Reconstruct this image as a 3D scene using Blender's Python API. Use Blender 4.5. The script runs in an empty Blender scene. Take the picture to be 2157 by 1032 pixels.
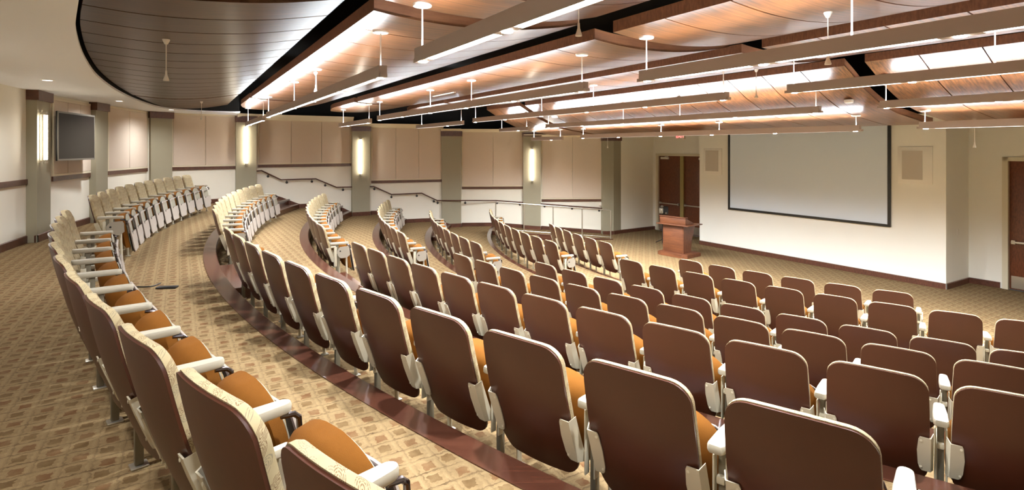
import bpy, bmesh, math, random
from mathutils import Vector, Matrix
from mathutils.geometry import tessellate_polygon
random.seed(7)
C = bpy.context.scene.collection
SC = bpy.context.scene
PI = math.pi

# ------------------------------------------------------------------ camera
EYE = 1.42
F_PX, CX, HZ = 1153.8, 1078.5, 312.9
cam_d = bpy.data.cameras.new('camera'); cam = bpy.data.objects.new('camera', cam_d); C.objects.link(cam)
cam.location = (0, 0, EYE); cam.rotation_euler = (PI/2, 0, 0)
cam_d.sensor_width = 36; cam_d.lens = F_PX/2157*36
cam_d.shift_x = 0; cam_d.shift_y = -(516-HZ)/2157
cam_d.clip_start = 0.05; cam_d.clip_end = 100
SC.camera = cam

# ------------------------------------------------------------------ world, exposure
w = bpy.data.worlds.new('world'); SC.world = w; w.use_nodes = True
w.node_tree.nodes['Background'].inputs[0].default_value = (0.9, 0.85, 0.8, 1)
w.node_tree.nodes['Background'].inputs[1].default_value = 0.05
SC.view_settings.view_transform = 'Standard'
SC.view_settings.look = 'None'
SC.view_settings.exposure = 0.4
SC.view_settings.gamma = 1
SC.view_settings.use_curve_mapping = False
SC.cycles.use_denoising = True
SC.cycles.max_bounces = 8
SC.cycles.diffuse_bounces = 5
SC.cycles.glossy_bounces = 3
SC.cycles.sample_clamp_indirect = 6
SC.cycles.caustics_reflective = False
SC.cycles.caustics_refractive = False
E_TOP, E_BOT, E_DOT, P_SPOT, P_SCONCE, P_CAN = 82.0, 7.0, 40.0, 280.0, 20.0, 115.0
LIGHT_COL = (0.84, 0.93, 1.0)

# ------------------------------------------------------------------ hall frame: s towards the screen, w towards the far side wall
PHI = math.radians(31.3)
def H(s, w_): return (0.8545*s-0.5195*w_, 0.5195*s+0.8545*w_)
def SW(x, y): return (0.8545*x+0.5195*y, -0.5195*x+0.8545*y)
def at(u, v, Y): return ((u-CX)/F_PX*Y, Y, EYE+(HZ-v)*Y/F_PX)

# seat rows: centre of the arc, radius of the backs, seat pitch, floor, first angle and count of each block
ROWS = [  # cx, cy, R, pitch, floor z, (a_left, n), (a_right, n)
 (11.655, 16.108, 19.278, .561, 0.0,   (3.341, 11), (3.739, 11)),
 (11.638, 16.116, 17.923, .563, -.263, (3.310, 11), (3.744, 11)),
 (11.553, 16.400, 16.571, .551, -.576, (3.270, 12), (3.747, 12)),
 (11.571, 16.314, 15.114, .556, -.872, (3.479-8*.556/15.114, 12), (3.748, 11)),
 (11.597, 16.119, 13.859, .561, -1.064,(3.489-6*.561/13.859, 10), (3.767, 10)),
 (11.674, 16.080, 12.312, .564, -1.178,(3.367-5*.564/12.312, 11), (3.776, 9)),
 (11.654, 16.063, 10.878, .563, -1.334,(3.319, 6), (3.784, 6)),
]
FRONT = -1.334
def floor_z(x, y):
    z = 0.0
    for (cx, cy, R, p, fz, a, b) in ROWS[1:]:
        if math.hypot(x-cx, y-cy) < R+.0: z = fz
    return z

# ------------------------------------------------------------------ helpers
class MB:
    def __init__(s): s.v = []; s.f = []; s.sm = []
    def add(s, vs, fs, smooth=False):
        n = len(s.v); s.v += [tuple(p) for p in vs]; s.f += [tuple(i+n for i in f) for f in fs]; s.sm += [smooth]*len(fs)
        return s
    def box(s, x0, x1, y0, y1, z0, z1):
        vs = [(x, y, z) for z in (z0, z1) for y in (y0, y1) for x in (x0, x1)]
        return s.add(vs, [(0, 2, 3, 1), (4, 5, 7, 6), (0, 1, 5, 4), (2, 6, 7, 3), (0, 4, 6, 2), (1, 3, 7, 5)])
    def rbox(s, x0, x1, y0, y1, z0, z1, b=.006, seg=2):
        bm = bmesh.new(); bmesh.ops.create_cube(bm, size=1)
        for v in bm.verts:
            v.co = ((x0+x1)/2+v.co.x*(x1-x0), (y0+y1)/2+v.co.y*(y1-y0), (z0+z1)/2+v.co.z*(z1-z0))
        bmesh.ops.bevel(bm, geom=bm.edges[:], offset=b, segments=seg, affect='EDGES', profile=.5)
        bm.verts.index_update()
        s.add([v.co[:] for v in bm.verts], [[v.index for v in f.verts] for f in bm.faces], True); bm.free()
        return s
    def tube(s, pts, r, n=8, caps=True, r2=None):
        pts = [Vector(p) for p in pts]; rings = []; m = len(pts)
        for i, p in enumerate(pts):
            d = (pts[min(i+1, m-1)]-pts[max(i-1, 0)]).normalized()
            a = d.cross(Vector((0, 0, 1)))
            if a.length < .01: a = Vector((1, 0, 0))
            a.normalize(); b = d.cross(a).normalized()
            rr = r if r2 is None else r+(r2-r)*i/(m-1)
            rings.append([p+a*rr*math.cos(2*PI*k/n)+b*rr*math.sin(2*PI*k/n) for k in range(n)])
        vs = [q for R_ in rings for q in R_]; fs = []
        for i in range(m-1):
            for k in range(n):
                fs.append((i*n+k, i*n+(k+1) % n, (i+1)*n+(k+1) % n, (i+1)*n+k))
        if caps: fs += [tuple(range(n))[::-1], tuple((m-1)*n+k for k in range(n))]
        return s.add(vs, fs, True)
    def lathe(s, prof, c, n=16):
        vs = []; fs = []; m = len(prof)
        for (r, z) in prof:
            for k in range(n): vs.append((c[0]+r*math.cos(2*PI*k/n), c[1]+r*math.sin(2*PI*k/n), c[2]+z))
        for i in range(m-1):
            for k in range(n): fs.append((i*n+k, i*n+(k+1) % n, (i+1)*n+(k+1) % n, (i+1)*n+k))
        fs += [tuple(range(n))[::-1], tuple((m-1)*n+k for k in range(n))]
        return s.add(vs, fs, True)
    def prism(s, poly, f0, f1, smooth=False):
        """poly: 2-D outline; f0, f1 map (a,b) to the two faces"""
        n = len(poly); vs = [f0(*p) for p in poly]+[f1(*p) for p in poly]
        tr = tessellate_polygon([[Vector((p[0], p[1], 0)) for p in poly]])
        fs = [tuple(t) for t in tr]+[tuple(n+i for i in t)[::-1] for t in tr]
        for i in range(n): fs.append((i, (i+1) % n, n+(i+1) % n, n+i))
        return s.add(vs, fs, smooth)
    def grid(s, rows, smooth=True):
        n = len(rows[0]); vs = [p for r in rows for p in r]; fs = []
        for i in range(len(rows)-1):
            for k in range(n-1): fs.append((i*n+k, i*n+k+1, (i+1)*n+k+1, (i+1)*n+k))
        return s.add(vs, fs, smooth)
    def build(s, name, mat, parent=None, fix=True, loc=None, rz=None):
        me = bpy.data.meshes.new(name); me.from_pydata(s.v, [], s.f); 
        me.polygons.foreach_set('use_smooth', s.sm); me.update()
        if fix:
            bm = bmesh.new(); bm.from_mesh(me)
            bmesh.ops.remove_doubles(bm, verts=bm.verts[:], dist=1e-5)
            bmesh.ops.recalc_face_normals(bm, faces=bm.faces[:]); bm.to_mesh(me); bm.free()
        if any(s.sm):
            try: me.set_sharp_from_angle(angle=math.radians(38))
            except Exception: pass
        me.materials.append(mat)
        o = bpy.data.objects.new(name, me); C.objects.link(o)
        if parent is not None: o.parent = parent
        if loc is not None: o.location = loc
        if rz is not None: o.rotation_euler = (0, 0, rz)
        return o
def tag(o, label=None, cat=None, group=None, kind=None):
    if label: o['label'] = label
    if cat: o['category'] = cat
    if group: o['group'] = group
    if kind: o['kind'] = kind
    return o
def empty(name, loc, rz=0):
    o = bpy.data.objects.new(name, None); C.objects.link(o); o.location = loc; o.rotation_euler = (0, 0, rz)
    o.empty_display_size = .1; return o
def struct(o): o['kind'] = 'structure'; return o
def copy_tree(o, parent=None):
    c = o.copy(); C.objects.link(c); c.parent = parent
    for ch in [k for k in ALLCH.get(o.name, [])]: copy_tree(ch, c)
    return c
ALLCH = {}
def index_children(root):
    for o in bpy.data.objects:
        pass
def catmull(pts, n=8):
    out = []; P = [pts[0]]+list(pts)+[pts[-1]]
    for i in range(1, len(P)-2):
        p0, p1, p2, p3 = [Vector(q) for q in P[i-1:i+3]]
        for k in range(n):
            t = k/n
            out.append(.5*((2*p1)+(p2-p0)*t+(2*p0-5*p1+4*p2-p3)*t*t+(-p0+3*p1-3*p2+p3)*t**3))
    out.append(Vector(pts[-1])); return [tuple(q) for q in out]

# ------------------------------------------------------------------ materials
def srgb(r, g, b):
    return tuple((c/255/12.92 if c/255 <= .04045 else ((c/255+.055)/1.055)**2.4) for c in (r, g, b))+(1,)
def mat(name, col, rough=.6, metal=0, bump=0, bscale=80, var=0, vscale=8, coat=0, spec=.5, sheen=0):
    m = bpy.data.materials.new(name); m.use_nodes = True; nt = m.node_tree; b = nt.nodes['Principled BSDF']
    b.inputs['Base Color'].default_value = col; b.inputs['Roughness'].default_value = rough
    b.inputs['Metallic'].default_value = metal; b.inputs['Coat Weight'].default_value = coat
    b.inputs['Coat Roughness'].default_value = .25; b.inputs['Specular IOR Level'].default_value = spec
    b.inputs['Sheen Weight'].default_value = sheen
    tc = nt.nodes.new('ShaderNodeTexCoord')
    if var:
        n = nt.nodes.new('ShaderNodeTexNoise'); n.inputs['Scale'].default_value = vscale; n.inputs['Detail'].default_value = 4
        nt.links.new(tc.outputs['Object'], n.inputs['Vector'])
        mx = nt.nodes.new('ShaderNodeMix'); mx.data_type = 'RGBA'
        mx.inputs[6].default_value = tuple(c*(1-var) for c in col[:3])+(1,)
        mx.inputs[7].default_value = tuple(min(1, c*(1+var)) for c in col[:3])+(1,)
        nt.links.new(n.outputs['Fac'], mx.inputs[0]); nt.links.new(mx.outputs[2], b.inputs['Base Color'])
    if bump:
        n2 = nt.nodes.new('ShaderNodeTexNoise'); n2.inputs['Scale'].default_value = bscale; n2.inputs['Detail'].default_value = 3
        nt.links.new(tc.outputs['Object'], n2.inputs['Vector'])
        bp = nt.nodes.new('ShaderNodeBump'); bp.inputs['Strength'].default_value = bump; bp.inputs['Distance'].default_value = .004
        nt.links.new(n2.outputs['Fac'], bp.inputs['Height']); nt.links.new(bp.outputs['Normal'], b.inputs['Normal'])
    return m
def emit(name, col, strength):
    m = bpy.data.materials.new(name); m.use_nodes = True; b = m.node_tree.nodes['Principled BSDF']
    b.inputs['Base Color'].default_value = (.9, .9, .88, 1)
    b.inputs['Emission Color'].default_value = tuple(col)+(1,); b.inputs['Emission Strength'].default_value = strength
    return m
def N(nt, t, **kw):
    n = nt.nodes.new(t)
    for k, v in kw.items():
        if k.startswith('i'): n.inputs[int(k[1:])].default_value = v
        else: setattr(n, k, v)
    return n
def math_n(nt, op, a, b=None):
    n = nt.nodes.new('ShaderNodeMath'); n.operation = op
    for i, x in enumerate((a, b)):
        if x is None: continue
        if isinstance(x, (int, float)): n.inputs[i].default_value = x
        else: nt.links.new(x, n.inputs[i])
    return n.outputs[0]
def mixc(nt, fac, a, b):
    n = nt.nodes.new('ShaderNodeMix'); n.data_type = 'RGBA'
    if isinstance(fac, (int, float)): n.inputs[0].default_value = fac
    else: nt.links.new(fac, n.inputs[0])
    for i, x in ((6, a), (7, b)):
        if isinstance(x, tuple): n.inputs[i].default_value = x
        else: nt.links.new(x, n.inputs[i])
    return n.outputs[2]

def carpet():
    m = bpy.data.materials.new('carpet'); m.use_nodes = True; nt = m.node_tree; b = nt.nodes['Principled BSDF']
    b.inputs['Roughness'].default_value = .95; b.inputs['Specular IOR Level'].default_value = .1
    tc = N(nt, 'ShaderNodeTexCoord'); mp = N(nt, 'ShaderNodeMapping'); mp.inputs['Rotation'].default_value = (0, 0, -PHI)
    nt.links.new(tc.outputs['Object'], mp.inputs['Vector'])
    nz = N(nt, 'ShaderNodeTexNoise'); nz.inputs['Scale'].default_value = 38; nt.links.new(mp.outputs[0], nz.inputs['Vector'])
    sp = N(nt, 'ShaderNodeSeparateXYZ'); nt.links.new(mp.outputs[0], sp.inputs[0])
    jit = math_n(nt, 'MULTIPLY', math_n(nt, 'SUBTRACT', nz.outputs['Fac'], .5), .034)
    P = .112
    X = math_n(nt, 'DIVIDE', math_n(nt, 'ADD', sp.outputs[0], jit), P); Y = math_n(nt, 'DIVIDE', math_n(nt, 'ADD', sp.outputs[1], jit), P)
    X = math_n(nt, 'ADD', X, 400); Y = math_n(nt, 'ADD', Y, 400)
    fx = math_n(nt, 'FRACT', X); fy = math_n(nt, 'FRACT', Y)
    ck = math_n(nt, 'MODULO', math_n(nt, 'ADD', math_n(nt, 'FLOOR', X), math_n(nt, 'FLOOR', Y)), 2)
    def band(f, c, h): return math_n(nt, 'LESS_THAN', math_n(nt, 'ABSOLUTE', math_n(nt, 'SUBTRACT', f, c)), h)
    off = math_n(nt, 'MULTIPLY', ck, .12)
    sq = math_n(nt, 'MULTIPLY', band(math_n(nt, 'ADD', fx, off), .54, .24), band(math_n(nt, 'SUBTRACT', fy, off), .44, .25))
    ln = math_n(nt, 'MAXIMUM', band(fy, .03, .045), math_n(nt, 'MULTIPLY', band(fx, .03, .04), .55))
    nb = N(nt, 'ShaderNodeTexNoise'); nb.inputs['Scale'].default_value = 14; nb.inputs['Detail'].default_value = 3; nt.links.new(mp.outputs[0], nb.inputs['Vector'])
    brk = math_n(nt, 'MULTIPLY', math_n(nt, 'SUBTRACT', nb.outputs['Fac'], .28), 2.4); brk.node.use_clamp = True
    ln = math_n(nt, 'MULTIPLY', ln, brk); sq = math_n(nt, 'MULTIPLY', sq, math_n(nt, 'ADD', math_n(nt, 'MULTIPLY', brk, .6), .5))
    l2 = math_n(nt, 'MAXIMUM', band(fx, .88, .05), band(fy, .86, .05))
    base = mixc(nt, nz.outputs['Fac'], srgb(108, 88, 60), srgb(134, 112, 79))
    base = mixc(nt, math_n(nt, 'MULTIPLY', l2, .14), base, srgb(150, 130, 96))
    sqc = mixc(nt, ck, srgb(88, 54, 28), srgb(80, 58, 30))
    col = mixc(nt, math_n(nt, 'MULTIPLY', sq, .75), base, sqc)
    col = mixc(nt, math_n(nt, 'MULTIPLY', ln, .8), col, srgb(62, 45, 27))
    n2 = N(nt, 'ShaderNodeTexNoise'); n2.inputs['Scale'].default_value = 420; nt.links.new(tc.outputs['Object'], n2.inputs['Vector'])
    col = mixc(nt, math_n(nt, 'MULTIPLY', math_n(nt, 'LESS_THAN', n2.outputs['Fac'], .44), .3), col, srgb(62, 46, 28))
    nt.links.new(col, b.inputs['Base Color'])
    bp = N(nt, 'ShaderNodeBump'); bp.inputs['Strength'].default_value = .35; bp.inputs['Distance'].default_value = .003
    nt.links.new(n2.outputs['Fac'], bp.inputs['Height']); nt.links.new(bp.outputs['Normal'], b.inputs['Normal'])
    return m
def plank(name, c1, c2, pitch, rough=.33, dark=srgb(30, 18, 12), line=.008, vary=.12, coat=.25, spec=.5):
    """veneer: grain along local x, joints every `pitch` along local y"""
    m = bpy.data.materials.new(name); m.use_nodes = True; nt = m.node_tree; b = nt.nodes['Principled BSDF']
    b.inputs['Roughness'].default_value = rough; b.inputs['Coat Weight'].default_value = coat; b.inputs['Coat Roughness'].default_value = .2
    b.inputs['Specular IOR Level'].default_value = spec
    tc = N(nt, 'ShaderNodeTexCoord'); mp = N(nt, 'ShaderNodeMapping'); mp.inputs['Scale'].default_value = (1.2, 34, 10)
    nt.links.new(tc.outputs['Object'], mp.inputs['Vector'])
    nz = N(nt, 'ShaderNodeTexNoise'); nz.inputs['Scale'].default_value = 1.6; nz.inputs['Detail'].default_value = 6; nz.inputs['Roughness'].default_value = .65
    nt.links.new(mp.outputs[0], nz.inputs['Vector'])
    rp = N(nt, 'ShaderNodeValToRGB'); rp.color_ramp.elements[0].position = .38; rp.color_ramp.elements[1].position = .62
    rp.color_ramp.elements[0].color = c1; rp.color_ramp.elements[1].color = c2
    nt.links.new(nz.outputs['Fac'], rp.inputs[0]); col = rp.outputs[0]
    if pitch:
        sp = N(nt, 'ShaderNodeSeparateXYZ'); nt.links.new(tc.outputs['Object'], sp.inputs[0])
        q = math_n(nt, 'DIVIDE', sp.outputs[1], pitch); fl = math_n(nt, 'FLOOR', q)
        wn = N(nt, 'ShaderNodeTexWhiteNoise'); wn.noise_dimensions = '1D'; nt.links.new(fl, wn.inputs['W'])
        hs = N(nt, 'ShaderNodeHueSaturation'); nt.links.new(col, hs.inputs['Color'])
        nt.links.new(math_n(nt, 'ADD', math_n(nt, 'MULTIPLY', wn.outputs['Value'], 2*vary), 1-vary), hs.inputs['Value'])
        fr = math_n(nt, 'FRACT', math_n(nt, 'ADD', q, .5))
        ln = math_n(nt, 'LESS_THAN', math_n(nt, 'ABSOLUTE', math_n(nt, 'SUBTRACT', fr, .5)), line/pitch)
        col = mixc(nt, math_n(nt, 'MULTIPLY', ln, .9), hs.outputs[0], dark)
    nt.links.new(col, b.inputs['Base Color'])
    return m
def fabric():
    m = bpy.data.materials.new('circle_fabric'); m.use_nodes = True; nt = m.node_tree; b = nt.nodes['Principled BSDF']
    b.inputs['Roughness'].default_value = .9; b.inputs['Specular IOR Level'].default_value = .15
    tc = N(nt, 'ShaderNodeTexCoord'); sp = N(nt, 'ShaderNodeSeparateXYZ'); nt.links.new(tc.outputs['Object'], sp.inputs[0])
    cb = N(nt, 'ShaderNodeCombineXYZ'); nt.links.new(math_n(nt, 'ADD', sp.outputs[0], math_n(nt, 'MULTIPLY', sp.outputs[1], 1.2)), cb.inputs[0]); nt.links.new(math_n(nt, 'SUBTRACT', sp.outputs[2], math_n(nt, 'MULTIPLY', sp.outputs[1], .8)), cb.inputs[1])
    v = N(nt, 'ShaderNodeTexVoronoi'); v.voronoi_dimensions = '2D'; v.inputs['Scale'].default_value = 20; v.inputs['Randomness'].default_value = .6
    nt.links.new(cb.outputs[0], v.inputs['Vector'])
    d = v.outputs['Distance']
    ring = math_n(nt, 'GREATER_THAN', math_n(nt, 'SINE', math_n(nt, 'MULTIPLY', d, 62)), 0.1)
    v2 = N(nt, 'ShaderNodeTexVoronoi'); v2.voronoi_dimensions = '2D'; v2.inputs['Scale'].default_value = 230; nt.links.new(cb.outputs[0], v2.inputs['Vector'])
    dots = math_n(nt, 'LESS_THAN', v2.outputs['Distance'], .55)
    msk = math_n(nt, 'MULTIPLY', math_n(nt, 'MULTIPLY', ring, dots), math_n(nt, 'LESS_THAN', d, .50))
    sel = N(nt, 'ShaderNodeSeparateColor'); nt.links.new(v.outputs['Color'], sel.inputs[0])
    dc = mixc(nt, math_n(nt, 'GREATER_THAN', sel.outputs[0], .62), srgb(98, 68, 46), srgb(122, 114, 96))
    n = N(nt, 'ShaderNodeTexNoise'); n.inputs['Scale'].default_value = 30; nt.links.new(tc.outputs['Object'], n.inputs['Vector'])
    base = mixc(nt, n.outputs['Fac'], srgb(156, 140, 106), srgb(174, 158, 124))
    nt.links.new(mixc(nt, math_n(nt, 'MULTIPLY', msk, .75), base, dc), b.inputs['Base Color'])
    return m
M = {}
M['carpet'] = carpet()
M['wall'] = mat('cream_wall_paint', srgb(240, 235, 219), .7, var=.02, vscale=2)
M['wallf'] = mat('front_wall_paint', srgb(240, 236, 224), .7, var=.02, vscale=2)
M['ivory'] = mat('ivory_trim_paint', srgb(228, 216, 190), .55)
M['panel'] = mat('acoustic_fabric', srgb(222, 206, 188), .95, bump=.3, bscale=400, var=.04, vscale=40, spec=.1)
M['pil'] = mat('pilaster_paint', srgb(156, 149, 126), .6, var=.02)
M['ceil'] = mat('ceiling_white_paint', srgb(246, 248, 250), .8)
M['trim'] = plank('dark_red_wood', srgb(74, 43, 30), srgb(98, 58, 42), 0, .4)
M['nosing'] = plank('glossy_nosing_wood', srgb(64, 35, 24), srgb(80, 46, 33), 0, .22)
M['cloud'] = plank('walnut_veneer', srgb(68, 39, 22), srgb(122, 76, 44), .6, .30, vary=.06, line=0, coat=.28, spec=.5)
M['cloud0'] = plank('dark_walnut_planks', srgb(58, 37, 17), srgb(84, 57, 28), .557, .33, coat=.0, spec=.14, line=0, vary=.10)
M['fascia'] = plank('fascia_wood', srgb(112, 70, 46), srgb(134, 88, 58), 0, .5)
M['black'] = mat('plenum_black', srgb(20, 19, 20), .8)
M['gap'] = mat('reveal_black', srgb(28, 25, 23), .8, spec=.2)
M['taupe'] = mat('taupe_fixture_paint', srgb(170, 156, 146), .5, metal=.0)
M['white'] = mat('white_enamel', srgb(236, 230, 218), .4)
M['shell'] = mat('stained_plywood_back', srgb(64, 28, 11), .42, var=.12, vscale=9, coat=.15, bump=.05, bscale=30)
M['fabric'] = fabric()
M['orange'] = mat('orange_upholstery', srgb(112, 69, 23), .9, bump=.25, bscale=500, var=.06, vscale=60, spec=.1)
M['pan'] = mat('olive_grey_plastic', srgb(146, 140, 122), .5, var=.02)
M['arm'] = mat('cream_armrest_plastic', srgb(164, 156, 138), .4)
M['post'] = mat('putty_painted_steel', srgb(186, 177, 154), .45, metal=.0)
M['tube'] = mat('grey_green_steel', srgb(112, 104, 86), .4, metal=.2)
M['tablet'] = mat('seat_back_board', srgb(164, 152, 140), .45)
M['gus'] = mat('grey_gusset_steel', srgb(148, 140, 126), .45)
M['edge'] = mat('dark_edge', srgb(60, 44, 36), .5)
M['chrome'] = mat('dark_chrome', srgb(120, 112, 112), .18, metal=1)
M['steel'] = mat('brushed_steel', srgb(196, 190, 178), .3, metal=.9)
M['bronze'] = mat('bronze_rail', srgb(84, 52, 38), .35, metal=.3)
M['door'] = plank('door_veneer', srgb(92, 48, 26), srgb(120, 66, 38), 0, .45)
M['mull'] = mat('mullion_paint', srgb(168, 152, 96), .5)
M['frame'] = mat('door_frame_paint', srgb(214, 204, 178), .5)
M['cherry'] = plank('cherry_veneer', srgb(84, 44, 22), srgb(106, 60, 32), 0, .5)
M['screen'] = mat('projection_screen', srgb(222, 232, 244), .5)
M['blk'] = mat('black_plastic', srgb(24, 22, 22), .35)
M['tvs'] = mat('television_glass', srgb(26, 22, 20), .3, spec=.12)
M['tvf'] = mat('television_frame', srgb(120, 116, 108), .35, metal=.5)
M['grille'] = mat('speaker_grille', srgb(196, 186, 172), .9)
M['lens_b'] = emit('lit_diffuser', LIGHT_COL, E_BOT)
M['lens_t'] = emit('uplight_tube', LIGHT_COL, E_TOP)
M['dot'] = emit('downlight_lamp', (1, .93, .84), E_DOT)
M['candot'] = emit('recessed_lamp', (1, .95, .86), 2.5)
M['sconce'] = emit('sconce_tube', (1, .90, .76), P_SCONCE)
M['exit'] = emit('exit_red', (1, .12, .12), 2.0)

# ------------------------------------------------------------------ room outline (plan, metres from the camera)
LEFT = [(-6.99, 7.48), (-7.33, 8.30), (-7.57, 9.0), (-8.08, 10.5), (-8.25, 11.15), (-8.67, 13.0), (-8.45, 13.6),
        (-7.31, 14.55), (-6.94, 14.95), (-4.78, 16.28), (-4.256, 16.55), (-2.22, 17.3), (-1.60, 17.5), (.39, 17.6), (.95, 17.62), (2.94, 17.68), (3.54, 17.80), (4.80, 18.66)]
AX = 7.72
def mirror(p):
    s, w_ = SW(*p); return H(s, 2*AX-w_)
back_l = H(-2.12, 9.6); back_r = mirror(back_l)
S_DOOR = 13.86; S_SCR = 12.81
W_L, W_R = 10.67, 4.74
door_l = [H(S_DOOR, 13.42), H(S_DOOR, 13.30)]
alc = [H(S_DOOR, W_L), H(S_SCR, W_L), H(S_SCR, W_R), H(S_DOOR, W_R), H(S_DOOR, 2*AX-13.42)]
RIGHT = [mirror(p) for p in LEFT]
ROOM = [back_l]+LEFT+door_l+alc+RIGHT[::-1]+[back_r]

def wall_strip(name, pts, z0, z1, m, th=.12, side=1):
    """vertical wall through pts with thickness outwards"""
    mb = MB()
    n = len(pts); nor = []
    for i in range(n):
        a = Vector(pts[max(i-1, 0)]); b = Vector(pts[min(i+1, n-1)]); d = (b-a).normalized()
        nor.append(Vector((-d.y, d.x))*side*th)
    q = [(pts[i][0]+nor[i].x, pts[i][1]+nor[i].y) for i in range(n)]
    for i in range(n-1):
        a, b, c, d = pts[i], pts[i+1], q[i+1], q[i]
        vs = [(a[0], a[1], z0), (b[0], b[1], z0), (c[0], c[1], z0), (d[0], d[1], z0), (a[0], a[1], z1), (b[0], b[1], z1), (c[0], c[1], z1), (d[0], d[1], z1)]
        mb.add(vs, [(0, 1, 2, 3), (4, 5, 6, 7), (0, 1, 5, 4), (2, 3, 7, 6), (1, 2, 6, 5), (0, 3, 7, 4)])
    return mb.build(name, m, fix=False)

# facets of the left wall: index pairs into LEFT and crown/trim heights (relative to the eye)
FAC = [(1, 2), (3, 4), (5, 6), (7, 8), (9, 10), (11, 12), (13, 14), (15, 16)]     # where the pilasters stand
def zt(i):   # crown height over facet start index
    return {0: .885, 1: .885, 2: .885, 3: .885, 4: .885, 5: .885, 6: .885, 7: .93, 8: .93, 9: .75, 10: .75, 11: .62, 12: .62, 13: .45, 14: .45, 15: .45, 16: .45}[i]
for sideName, P, sd in (('left', LEFT, 1), ('right', RIGHT, -1)):
    for i in range(len(P)-1):
        mb = MB(); a, b = P[i], P[i+1]; z1 = EYE+(zt(i) if i < 16 else 1.9); z0 = -1.6
        d = (Vector(b)-Vector(a)).normalized(); nn = Vector((-d.y, d.x))*sd*.12
        vs = []
        for z in (z0, z1):
            vs += [(a[0], a[1], z), (b[0], b[1], z), (b[0]+nn.x+d.x*.02, b[1]+nn.y+d.y*.02, z), (a[0]+nn.x-d.x*.02, a[1]+nn.y-d.y*.02, z)]
        mb.add(vs, [(0, 1, 2, 3), (4, 5, 6, 7), (0, 1, 5, 4), (2, 3, 7, 6), (1, 2, 6, 5), (0, 3, 7, 4)])
        struct(mb.build('wall_'+sideName, M['wall'], fix=False))
struct(wall_strip('wall_back', [RIGHT[0], back_r, back_l, LEFT[0]], -.3, EYE+.885, M['wall']))
struct(wall_strip('wall_front', [LEFT[-1], door_l[0]], -1.6, EYE+1.9, M['wallf']))
# door wall left, with the opening for the doors
DZ = EYE-.225   # head of the doors
def hall_box(mb, s0, s1, w0, w1, z0, z1):
    mb.box(s0, s1, w0, w1, z0, z1); return mb
mb = MB(); wd0, wd1 = 11.20, 13.30
hall_box(mb, S_DOOR, S_DOOR+.12, wd0, wd1, DZ, EYE+1.9)
hall_box(mb, S_DOOR, S_DOOR+.12, W_L, wd0, FRONT-.1, EYE+1.9)
hall_box(mb, S_DOOR, S_DOOR+.12, wd1, 13.42, FRONT-.1, EYE+1.9)
struct(mb.build('wall_front', M['wallf'], rz=PHI))
mb = MB(); wr0, wr1 = 2*AX-13.30, 2*AX-11.30
hall_box(mb, S_DOOR, S_DOOR+.12, wr0, wr1, DZ, EYE+1.9)
hall_box(mb, S_DOOR, S_DOOR+.12, wr1, W_R, FRONT-.1, EYE+1.9)
hall_box(mb, S_DOOR, S_DOOR+.12, 1.2, wr0, FRONT-.1, EYE+1.9)
struct(mb.build('wall_front', M['wallf'], rz=PHI))
mb = MB(); hall_box(mb, S_SCR, S_DOOR+.12, W_R, W_L, FRONT-.1, EYE+1.9)
struct(mb.build('wall_front', M['wallf'], rz=PHI))
struct(wall_strip('wall_front', [H(S_DOOR, 2*AX-13.42), RIGHT[-1]], -1.6, EYE+1.9, M['wallf']))

# ------------------------------------------------------------------ floors
def inside(x, y):
    c = False; n = len(ROOM); j = n-1
    for i in range(n):
        xi, yi = ROOM[i]; xj, yj = ROOM[j]
        if (yi > y) != (yj > y) and x < (xj-xi)*(y-yi)/(yj-yi)+xi: c = not c
        j = i
    return c
def lim(cx, cy, R, sgn):
    a = 3.69
    while inside(cx+R*math.cos(a), cy+R*math.sin(a)) and abs(a-3.69) < 1.4: a += sgn*.002
    return a
def rc(i, dR=0): cx, cy, R = ROWS[i][:3]; return cx, cy, R+dR
def arc(i, dR, a0, a1, n=90):
    cx, cy, R = rc(i, dR)
    return [(cx+R*math.cos(a0+(a1-a0)*k/n), cy+R*math.sin(a0+(a1-a0)*k/n)) for k in range(n+1)]
def flat(poly, z, name, m):
    mb = MB(); tr = tessellate_polygon([[Vector((p[0], p[1], 0)) for p in poly]])
    mb.add([(p[0], p[1], z) for p in poly], [tuple(t) for t in tr])
    o = mb.build(name, m, fix=True)
    if o.data.polygons and o.data.polygons[0].normal.z < 0: o.data.flip_normals()
    return struct(o)
LIM = {i: (lim(*rc(i), -1), lim(*rc(i), 1)) for i in range(1, 7)}
a0, a1 = LIM[1]
back_poly = arc(1, 0, a0, a1)
def wall_between(side, r_hi, r_lo):
    """wall vertices lying between two radii (seen from the arc centre)"""
    P = LEFT if side == 'l' else RIGHT
    return [p for p in P if r_lo < math.hypot(p[0]-11.62, p[1]-16.17) < r_hi]
pl = [p for p in LEFT if math.hypot(p[0]-ROWS[1][0], p[1]-ROWS[1][1]) > ROWS[1][2]]
pr = [p for p in RIGHT if math.hypot(p[0]-ROWS[1][0], p[1]-ROWS[1][1]) > ROWS[1][2]]
flat(back_poly+pr[::-1]+[back_r, back_l]+pl, 0, 'floor', M['carpet'])
for i in range(1, 6):
    z = ROWS[i][4]; c1 = rc(i); c2 = rc(i+1); rows = []
    for k in range(13):
        t = k/12; cx = c1[0]+(c2[0]-c1[0])*t; cy = c1[1]+(c2[1]-c1[1])*t; R = c1[2]+(c2[2]-c1[2])*t
        b0, b1 = lim(cx, cy, R, -1), lim(cx, cy, R, 1)
        rows.append([(cx+R*math.cos(b0+(b1-b0)*j/90), cy+R*math.sin(b0+(b1-b0)*j/90), z) for j in range(91)])
    o = MB().grid(rows, False).build('floor', M['carpet'])
    if o.data.polygons[0].normal.z < 0: o.data.flip_normals()
    struct(o)
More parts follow.
